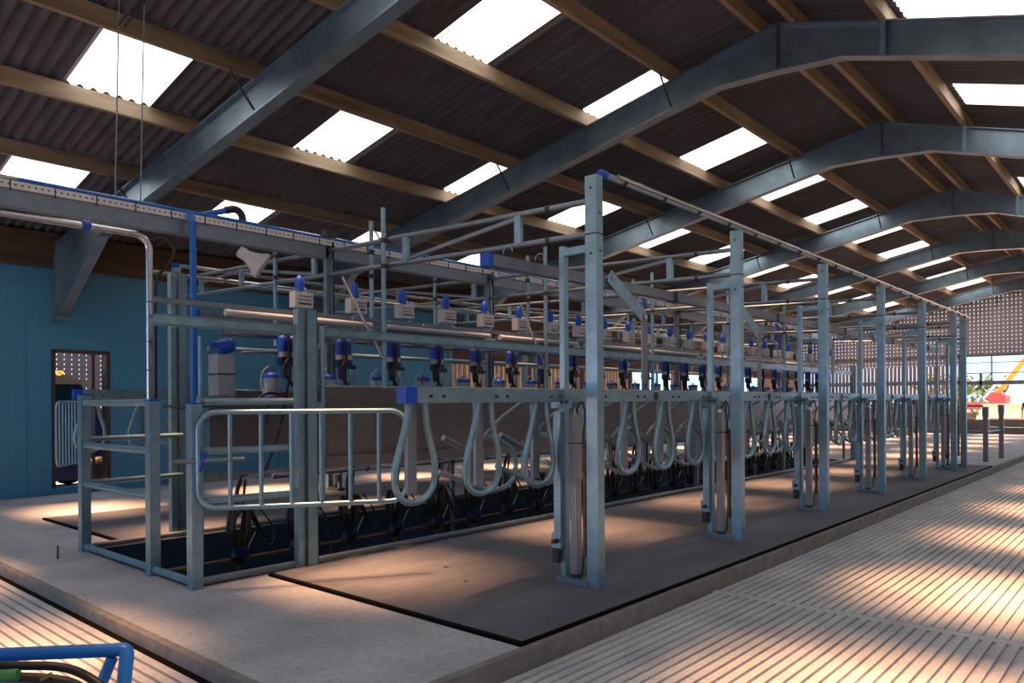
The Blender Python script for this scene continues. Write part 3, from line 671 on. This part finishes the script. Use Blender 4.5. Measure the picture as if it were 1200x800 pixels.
# light battens
def batten(x, l_, label):
    t = thing('light_batten', label, 'light', (x, 6.10, 2.28), 'light battens')
    MB().tube([(x, 6.10, 2.29), (x + l_, 6.10, 2.29)], .03, 10).build('diffuser', 'cream', t)
    for a in (x - .03, x + l_ - .01): MB().lathe((a, 6.10, 2.29), [(.032, 0), (.032, .04)], 10, (1, 0, 0)).build('end_cap', 'white', t)
    return t
q = batten(3.20, 1.5, 'unlit tube light batten at the near end of the milking rail'); tr = tree_of(q)
for i in range(1, 9): dup(q, (1.75 * i, 0, 0), '%s unlit tube light batten along the milking rail' % ORD[i], tr)

# ================================================================ MILKING EQUIPMENT
def control_box(x, label):
    y = 6.30; t = thing('control_box', label, 'control box', (x, y, 2.38), 'control boxes')
    m = MB().box(x - .10, x + .10, y - .05, y + .05, 2.425, 2.575); m.build('housing', 'white', t)
    m = MB().box(x - .06, x + .08, y - .055, y - .05, 2.53, 2.537).box(x - .06, x + .08, y - .055, y - .05, 2.495, 2.502).box(x - .06, x + .08, y - .055, y - .05, 2.455, 2.47); m.build('display_strip', 'bluedark', t)
    MB().lathe((x - .02, y, 2.575), [(.024, 0), (.042, .02), (.045, .05), (.045, .11), (.034, .145), (.014, .16), (.012, .175)], 12).build('blue_valve', 'blue', t)
    MB().tube(arc((x + .03, y, 2.60), .022, -PI / 2, PI, 8, (1, 0, 0), (0, 0, 1)), .005, 6).build('valve_loop', 'white', t)
    MB().box(x - .02, x + .02, y - .01, y + .02, 2.2, 2.43).box(x - .03, x + .03, y - .09, y + .17, 2.38, 2.40).build('stem', 'galv', t)
    return t
q = control_box(4.05, 'pale control box with a blue valve on top, nearest one, beside the tall column'); tr = tree_of(q)
for i in range(1, 24): dup(q, (.645 * i, 0, 0), 'pale control box with a blue valve on top, %s along the milking rail' % ORD[i], tr)
def meter(x, label):
    y = 6.28; t = thing('milk_meter', label, 'milk meter', (x, y, 1.7), 'milk meters')
    for dx in (-.05, .05):
        MB().lathe((x + dx, y, 1.99), [(.040, 0), (.043, .03), (.043, .11), (.036, .145), (.02, .155)], 12).build('cap', 'blue', t)
    MB().lathe((x - .05, y, 1.94), [(.038, 0), (.038, .05)], 12).lathe((x + .05, y, 1.94), [(.038, 0), (.038, .05)], 12).build('sight_ring', 'white', t)
    MB().box(x - .08, x + .08, y - .035, y + .035, 1.86, 1.94).lathe((x - .03, y, 1.74), [(.02, 0), (.03, .03), (.035, .12)], 10).build('body', 'bluedark', t)
    MB().tube(smooth([(x, y - .03, 2.20), (x - .02, y - .05, 2.10), (x - .005, y - .05, 1.95), (x - .06, y - .05, 1.86), (x - .03, y - .04, 1.75), (x + .06, y - .03, 1.66), (x + .16, y, 1.60), (x + .25, y + .1, 1.5)], 4), .017, 8).build('milk_hose', 'black', t)
    MB().tube(smooth([(x + .03, y + .03, 1.9), (x + .04, y + .02, 1.78), (x + .02, y + .05, 1.6), (x + .02, y + .2, 1.2), (x - .05, y + .40, .75)], 4), .012, 8).build('long_hose', 'black', t)
    MB().tube([(x + .115, y + .03, 1.4), (x + .115, y + .03, 2.2)], .014, 8).build('mount_tube', 'stainless', t)
    MB().box(x + .08, x + .14, y - .02, y + .04, 1.85, 1.89).build('mount_clip', 'bluedark', t)
    return t
q = meter(3.88, 'blue-capped twin milk meter at the first stall, left of the tall column'); tr = tree_of(q)
for i in range(1, 24): dup(q, (.642 * i, 0, 0), 'blue-capped twin milk meter at the %s stall' % ORD[i], tr)
def jar(x, label):
    y = 6.42; t = thing('recorder_jar', label, 'jar', (x, y, 1.56), 'recorder jars')
    MB().lathe((x, y, 1.55), [(.06, 0), (.08, .03), (.08, .18), (.076, .20)], 16).build('jar', 'clear', t)
    MB().lathe((x, y, 1.745), [(.086, 0), (.086, .028), (.078, .042), (.03, .050), (.014, .052), (.014, .075)], 16).build('lid', 'blue', t)
    MB().lathe((x, y, 1.53), [(.05, 0), (.083, .015), (.083, .035)], 16).build('base_cup', 'blue', t)
    MB().tube(smooth([(x - .07, y, 1.60), (x - .105, y, 1.68), (x - .09, y, 1.80), (x - .02, y, 1.86)], 4), .006, 6).build('bail_wire', 'white', t)
    MB().tube([(x, y + .02, 1.54), (x, y + .1, 1.3), (x, 6.06, 1.3)], .014, 6).build('stand', 'black', t)
    return t
q = jar(3.79, 'clear jar with a blue lid at the first stall, just left of the tall column'); tr = tree_of(q)
for i in range(1, 24): dup(q, (.642 * i, 0, 0), 'clear jar with a blue lid at the %s stall, behind the splash panel' % ORD[i], tr)
def cluster(x, label):
    y = 6.70; t = thing('milking_cluster', label, 'milking cluster', (x, y, -.15), 'milking clusters')
    MB().lathe((x - .02, y, -.04), [(.02, 0), (.055, .015), (.075, .06), (.075, .10), (.05, .15), (.03, .17)], 12).build('claw', 'black', t)
    for dx, dy in ((-.06, -.05), (.05, -.055), (-.045, .05), (.06, .04)):
        m = MB().tube(smooth([(x + dx * .7 - .02, y + dy * .7, .08), (x + dx * 1.2 - .02, y + dy, .20), (x + dx * 1.5 - .02, y + dy, .36), (x + dx * 1.2, y + dy, .50)], 3), [.016] * 4 + [.026] * 6, 8)
        m.build('teat_cup', 'black', t)
    for p, r in (([(x, y, .10), (x - .10, y - .07, .26), (x - .09, y - .07, .42), (x + .0, y - .06, .50), (x + .09, y - .04, .47), (x + .17, y - .02, .33), (x + .26, y, .20), (x + .33, y + .02, .19)], .020),
                 ([(x + .02, y + .02, .10), (x + .01, y, .30), (x + .06, y, .50), (x + .15, y + .02, .36), (x + .24, y + .03, .25)], .013),
                 ([(x + .04, y + .02, .48), (x + .10, y - .03, .40), (x + .16, y - .05, .28), (x + .22, y - .06, .15), (x + .30, y - .05, .12), (x + .36, y, .20), (x + .33, y + .03, .33), (x + .20, y + .03, .50)], .009),
                 ([(x - .03, y, .46), (x - .02, y + .02, .66), (x + .03, y, .82)], .020),
                 ([(x + .02, y, .46), (x + .05, y + .02, .62), (x + .06, y, .82)], .013)):
        MB().tube(smooth(p, 4), r, 8).build('hose', 'black', t)
    MB().tube([(x + .03, y - .08, .12), (x + .10, y - .10, .27)], .007, 6).build('steel_hook', 'stainless', t)
    MB().lathe((x - .03, y - .02, -.17), [(.008, 0), (.02, .02), (.026, .13)], 8).build('wash_nozzle', 'dirty', t)
    MB().lathe((x + .03, y - .06, .04), [(.02, 0), (.03, .01), (.03, .07), (.02, .08)], 8).box(x - .09, x + .03, y - .085, y - .07, .06, .14).build('valve', 'bluedark', t)
    MB().beam((x + .02, y, .78), (x + .02, y - .62, .90), .015, .03).build('hanger_arm', 'galv_dark', t)
    return t
q = cluster(3.62, 'black and blue milking cluster hanging over the pit, nearest one, under the gate'); tr = tree_of(q)
for i in range(1, 24): dup(q, (.638 * i, 0, 0), 'black and blue milking cluster hanging over the pit at the %s stall' % ORD[i], tr)
# filter housing with blue pump head
x, y = 3.42, 6.62; t = thing('filter_housing', 'translucent twin filter housing with a blue pump head behind the first barrier post', 'filter', (x, y, 1.5))
MB().box(x - .10, x + .07, y - .09, y + .09, 1.58, 1.77).box(x - .10, x + .07, y - .09, y + .09, 1.785, 1.96).build('canister', 'clear', t)
MB().box(x - .103, x + .073, y - .093, y + .093, 1.77, 1.785).build('blue_band', 'bluedark', t)
MB().lathe((x - .13, y, 2.05), [(.03, 0), (.034, .02), (.034, .07), (.055, .10), (.07, .14), (.07, .20), (.05, .23), (.02, .25)], 14, (1, 0, 0)).lathe((x - .01, y, 1.96), [(.03, 0), (.05, .05)], 12).build('pump_head', 'blue', t)
MB().box(x - .25, x + .1, y - .02, y + .02, 1.52, 1.58).tube([(x - .22, y, .05), (x - .22, y, 2.12)], .022, 8).build('stand', 'galv', t)
tag(MB().tube(smooth([(2.86, 6.6, 1.49), (3.0, 6.4, 1.47), (3.2, 6.3, 1.50), (3.5, 6.25, 1.53), (3.7, 6.3, 1.60), (3.9, 6.3, 1.56)], 4), .012, 8).build('air_hose', 'black', None, (2.86, 6.6, 1.49)), 'black hose lying along the rail between the first barrier posts', 'hose')

# ================================================================ FOREGROUND HOSE TROLLEY
A = Vector((0.38, 2.768, 0.78)); Bc = Vector((0.856, 2.231, 0.804)); zf = -.12
t = thing('hose_trolley', 'blue tubular hose trolley in the bottom left corner', 'trolley', (Bc[0], Bc[1], zf))
MB().tube([A] + [A.lerp(Bc, .9)] + smooth([A.lerp(Bc, .95), Bc + Vector((.0, .0, -.004)), Bc + Vector((-.01, -.02, -.05))], 5) + [Bc + Vector((-.055, -.08, -.25)), Vector((Bc[0] - .21, Bc[1] - .24, zf))], .0195, 12).build('front_frame', 'bluepipe', t)
MB().tube([Bc + Vector((-.03, .02, -.02)), Vector((Bc[0] - .26, Bc[1] + .12, zf + .25))], .016, 10).build('brace', 'bluepipe', t)
A2 = Vector((A[0], A[1], zf)); MB().tube([A, A2], .0195, 12).build('rear_leg', 'bluepipe', t)
MB().tube([Vector((A[0], A[1], .15)), Vector((Bc[0] - .07, Bc[1] - .12, .15))], .0195, 12).build('lower_rail', 'bluepipe', t)
c = A.lerp(Bc, .55) + Vector((-.06, -.07, -.24))
ax = (Bc - A).normalized()
MB().lathe(c - Vector((0, 0, .16)), [(.16, 0), (.17, .02), (.17, .30), (.15, .32)], 24).build('hose_drum', 'bluepipe', t)
t2 = thing('rubber_hose', 'black rubber hoses with a green band coiled in the blue trolley', 'hose', (0.684, 2.274, 0.763))
H = lambda pts, r, m, nm: MB().tube(smooth(pts, 6), r * .85, 10).build(nm, m, t2)
H([(0.404, 2.56, 0.738), (0.525, 2.423, 0.795), (0.638, 2.326, 0.795), (0.714, 2.271, 0.781), (0.764, 2.229, 0.747), (0.779, 2.167, 0.719), (0.761, 2.082, 0.668), (0.727, 2.045, 0.559)], .014, 'black', 'hose')
H([(0.394, 2.496, 0.724), (0.512, 2.363, 0.782), (0.607, 2.286, 0.782), (0.689, 2.223, 0.765), (0.73, 2.192, 0.738), (0.743, 2.148, 0.705), (0.734, 2.112, 0.645)], .015, 'black', 'hose')
H([(0.479, 2.378, 0.794), (0.539, 2.317, 0.795), (0.6, 2.264, 0.796)], .018, 'green', 'green_band')
H([(0.65, 2.222, 0.791), (0.653, 2.218, 0.782)], .019, 'dirty', 'hose_tie')

# ================================================================ SMALL THINGS ON THE FLOOR
tag(MB().tube([(2.50, 8.15, 0), (2.50, 8.15, .13)], .010, 6).build('steel_stub', 'dirty', None, (2.50, 8.15, 0)), 'short rusty steel stub standing out of the concrete at left', 'stub')
def straw(c, n, R, h, label):
    m = MB()
    for i in range(n):
        a = random.random() * 6.28; r = R * random.random(); p = Vector((c[0] + r * math.cos(a), c[1] + .4 * r * math.sin(a), c[2]))
        d = Vector((random.uniform(-1, 1), random.uniform(-1, 1), random.uniform(0, h))) * .05
        m.tube([p, p + d], .0015, 4)
    tag(m.build('straw_tuft', 'grass', None, c), label, 'straw', None, 'stuff')
straw((4.95, 5.86, .024), 60, .12, .6, 'tuft of dry straw by the near pit edge')
straw((4.35, 5.9, .024), 30, .10, .3, 'wisp of straw near the left end of the pit edge')
for x, y, l in ((4.62, 4.90, 'small dark leaf on the lit part of the near mat'), (4.35, 4.38, 'tiny pale chip on the near mat')):
    m = MB().add([(x - .03, y, .026), (x, y - .02, .030), (x + .04, y + .005, .027), (x, y + .02, .034)], [(0, 1, 2, 3)]).add([(x - .03, y, .024), (x, y - .02, .026), (x + .04, y + .005, .024), (x, y + .02, .030)], [(3, 2, 1, 0)])
    tag(m.build('leaf', 'dirty', None, (x, y, .024)), l, 'leaf')

# ================================================================ FAR END
def epost(x, y, h, label):
    t = thing('barrier_post', label, 'post', (x, y, 0), None)
    MB().box(x - .05, x + .05, y - .05, y + .05, 0, h).build('post', 'galv_dark', t)
    MB().box(x - .06, x + .06, y - .06, y + .06, h - .25, h).build('post_sleeve', 'galv_dark', t)
epost(20.9, 3.35, 1.32, 'dark square post standing alone past the last tall post')
epost(22.4, 3.25, 1.36, 'dark square post at the right, beside the kerb end')
t = thing('end_barrier', 'horizontal galvanised rails behind the two dark posts at the far end', 'barrier', (20.9, 3.4, 0))
for z in (.72, 1.34): MB().tube([(20.9, 3.41, z), (22.4, 8.4, z)], .03, 8).build('rail', 'galv_dark', t)
MB().tube([(20.97, 3.35, .72), (22.33, 3.27, .72)], .03, 8).build('rail', 'galv', t)
MB().box(22.35, 22.45, 8.35, 8.45, 0, 1.4).build('post', 'galv_dark', t)
t = thing('gate_stack', 'framed grey hurdle leaning before the low far wall', 'hurdle', (37.6, 4.9, -.1))
pts = [(37.7, 3.4, -.10), (37.7, 5.9, -.10), (37.7, 5.9, .66), (37.7, 3.4, .66)]
MB().tube(pts, .03, 6, True).build('frame', 'white', t); MB().tube([(37.7, 3.4, .3), (37.7, 5.9, .3)], .02, 6).build('bar', 'galv', t)
# red vehicle with orange boom outside
t = thing('mobile_crane', 'mobile crane with an orange boom and red body outside the far opening', 'crane', (60, 8.0, -.2))
MB().beam((60, 9.25, 1.4), (60, 5.2, 7.2), .26, .30).beam((60.0, 6.8, 4.9), (60.0, 3.4, 9.6), .2, .24).build('boom', 'orange', t)
MB().tube([(60, 9.7, 1.5), (60, 8.0, 3.9)], .09, 8).build('ram', 'white', t)
MB().box(59, 61, 8.3, 9.3, .7, 1.72).box(59, 61, 9.3, 10.6, .8, 1.30).prism([(59.0, 8.4, 1.72), (59.0, 8.5, 1.9), (59.0, 9.0, 1.9), (59.0, 9.2, 1.72)], (1.2, 0, 0)).build('body', 'red', t)
for y in (7.6, 8.9, 10.5): MB().lathe((58.9, y, .3), [(.2, -.05), (.48, 0), (.5, .1), (.5, .3)], 14, (1, 0, 0)).build('wheel', 'black', t)
def bush(x, y, r, h, label):
    m = MB()
    for i in range(420):
        a = random.random() * 6.28; q = random.random() ** .5 * r; z = random.random()
        p = Vector((x + q * math.cos(a) * (1 - .4 * z), y + q * math.sin(a) * (1 - .4 * z), -.2 + h * z))
        s = .16 * r / 2 + .1; d = Vector((random.uniform(-1, 1), random.uniform(-1, 1), random.uniform(-1, 1))) * s; e = Vector((random.uniform(-1, 1), random.uniform(-1, 1), random.uniform(-1, 1))) * s
        m.add([p, p + d, p + d + e, p + e], [(0, 1, 2, 3)])
    tag(m.build('bush', 'leaf', None, (x, y, -.2)), label, 'bush')
bush(75, 12.5, 3.0, 3.6, 'leafy green bush outside, left of the orange boom')
bush(75, 5.2, 3.4, 3.6, 'leafy green bush outside, right of the orange boom')
bush(80, 16, 3.4, 3.9, 'bush farther left outside the far opening')
# person at the right edge
def person(x, y, z, face):
    me = bpy.data.meshes.new('person'); c, s = math.cos(face), math.sin(face)
    J = {'pel': (0, 0, .95), 'sp': (0, 0, 1.15), 'ch': (.0, 0, 1.35), 'nk': (.0, 0, 1.50), 'hd': (.02, 0, 1.60), 'top': (.02, 0, 1.70),
         'hl': (0, .10, .90), 'kl': (.03, .11, .50), 'al': (-.02, .12, .08), 'tl': (.14, .13, .04), 'hr': (0, -.10, .90), 'kr': (.05, -.11, .50), 'ar': (.0, -.12, .08), 'tr': (.16, -.13, .04),
         'sl': (0, .19, 1.42), 'el': (-.04, .27, 1.14), 'wl': (.08, .25, .90), 'ml': (.10, .25, .82), 'sr': (0, -.19, 1.42), 'er': (-.04, -.27, 1.14), 'wr': (.08, -.25, .90), 'mr': (.10, -.25, .82)}
    R = dict(pel=.15, sp=.14, ch=.15, nk=.06, hd=.095, top=.085, hl=.09, kl=.062, al=.042, tl=.035, hr=.09, kr=.062, ar=.042, tr=.035, sl=.065, el=.047, wl=.032, ml=.035, sr=.065, er=.047, wr=.032, mr=.035)
    K = list(J); E = [('pel', 'sp'), ('sp', 'ch'), ('ch', 'nk'), ('nk', 'hd'), ('hd', 'top'), ('pel', 'hl'), ('hl', 'kl'), ('kl', 'al'), ('al', 'tl'), ('pel', 'hr'), ('hr', 'kr'), ('kr', 'ar'), ('ar', 'tr'),
                      ('ch', 'sl'), ('sl', 'el'), ('el', 'wl'), ('wl', 'ml'), ('ch', 'sr'), ('sr', 'er'), ('er', 'wr'), ('wr', 'mr')]
    for sd in ('l', 'r'):
        sg = 1 if sd == 'l' else -1
        for i, (dx, dy, L) in enumerate(((.035, .0, .075), (.015, .004, .085), (-.005, .004, .08), (-.022, 0, .065))):
            k = 'f%d%s' % (i, sd); J[k] = (.10 + dx, sg * (.25 + dy), .80 - L * .5); J[k + 't'] = (.115 + dx, sg * (.245), .80 - L); R[k] = .010; R[k + 't'] = .008
            K += [k, k + 't']; E += [('m' + sd, k), (k, k + 't')]
        k = 'th' + sd; J[k] = (.14, sg * .225, .83); J[k + 't'] = (.155, sg * .215, .79); R[k] = .012; R[k + 't'] = .010; K += [k, k + 't']; E += [('w' + sd, k), (k, k + 't')]
    me.from_pydata([(x + J[k][0] * c - J[k][1] * s, y + J[k][0] * s + J[k][1] * c, z + J[k][2]) for k in K], [(K.index(a), K.index(b_)) for a, b_ in E], [])
    o = bpy.data.objects.new('person', me); COL.objects.link(o); me.materials.append(M['worker'])
    sk = o.modifiers.new('skin', 'SKIN'); 
    for i, k in enumerate(K): me.skin_vertices[0].data[i].radius = (R[k], R[k])
    me.skin_vertices[0].data[0].use_root = True
    sb = o.modifiers.new('sub', 'SUBSURF'); sb.levels = 1; sb.render_levels = 2
    return o
pp = Vector((40.611, 4.825, -0.068))
o = person(pp[0], pp[1], -.12, PI)
tag(o, 'person in dark clothing standing at the right edge by the far opening', 'person')
MB().ball((pp[0] + .02, pp[1], 1.535), .11, 10, (1.0, .95, 1.0)).build('hair', 'dirty', o)
for dy in (-.035, .035): MB().ball((pp[0] - .118, pp[1] + dy, 1.49), .010, 6).build('eye', 'dark', o)
MB().lathe((pp[0] - .105, pp[1], 1.47), [(.014, 0), (.004, .03)], 6, (-1, 0, 0)).build('nose', 'skin', o)
MB().box(pp[0] - .112, pp[0] - .10, pp[1] - .022, pp[1] + .022, 1.425, 1.431).build('mouth', 'red', o)
for dy in (-.095, .095): MB().ball((pp[0] - .01, pp[1] + dy, 1.48), .022, 6, (.8, .4, 1.2)).build('ear', 'skin', o)

# ================================================================ BEHIND THE DOORWAY
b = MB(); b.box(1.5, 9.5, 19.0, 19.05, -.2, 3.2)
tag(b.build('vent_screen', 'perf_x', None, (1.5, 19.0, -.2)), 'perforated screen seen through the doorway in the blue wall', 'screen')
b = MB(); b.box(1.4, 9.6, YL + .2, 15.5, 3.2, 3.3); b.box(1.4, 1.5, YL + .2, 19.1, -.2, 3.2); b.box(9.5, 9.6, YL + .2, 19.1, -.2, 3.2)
struct('ceiling', b, 'darkwood')  # unseen annex roof, cut short to shade the floor and leave the vehicle lit
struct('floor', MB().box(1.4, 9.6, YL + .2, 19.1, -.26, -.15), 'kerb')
t = thing('pickup_truck', 'vehicle with a cream roof and dark blue bonnet behind the doorway', 'vehicle', (5.0, 16.5, -.15))
MB().prism([(2.2, 15.6, .08), (6.3, 15.6, .08), (6.35, 15.6, .85), (6.1, 15.6, 1.22), (5.5, 15.6, 1.34), (2.2, 15.6, 1.34)], (0, 1.75, 0)).build('body', 'carblue', t)
MB().prism([(2.3, 15.68, 1.34), (5.62, 15.68, 1.34), (5.22, 15.76, 1.93), (2.5, 15.76, 1.93)], (0, 1.55, 0)).build('cab_glass', 'glassdark', t)
MB().prism([(2.4, 15.66, 1.90), (5.25, 15.66, 1.90), (5.38, 15.66, 1.86), (5.30, 15.66, 1.96), (5.0, 15.66, 2.06), (2.5, 15.66, 2.09)], (0, 1.63, 0)).build('roof', 'carcream', t)
MB().box(4.3, 5.0, 15.9, 16.0, 2.10, 2.16).box(4.35, 4.4, 15.9, 16.0, 2.0, 2.12).box(4.9, 4.95, 15.9, 16.0, 2.0, 2.12).build('roof_bar', 'carcream', t)
for xx in (2.9, 5.5):
    for yy in (15.5, 17.2): MB().lathe((xx, yy, .18), [(.2, -.02), (.32, 0), (.33, .05), (.33, .2)], 16, (0, 1, 0)).build('wheel', 'black', t)
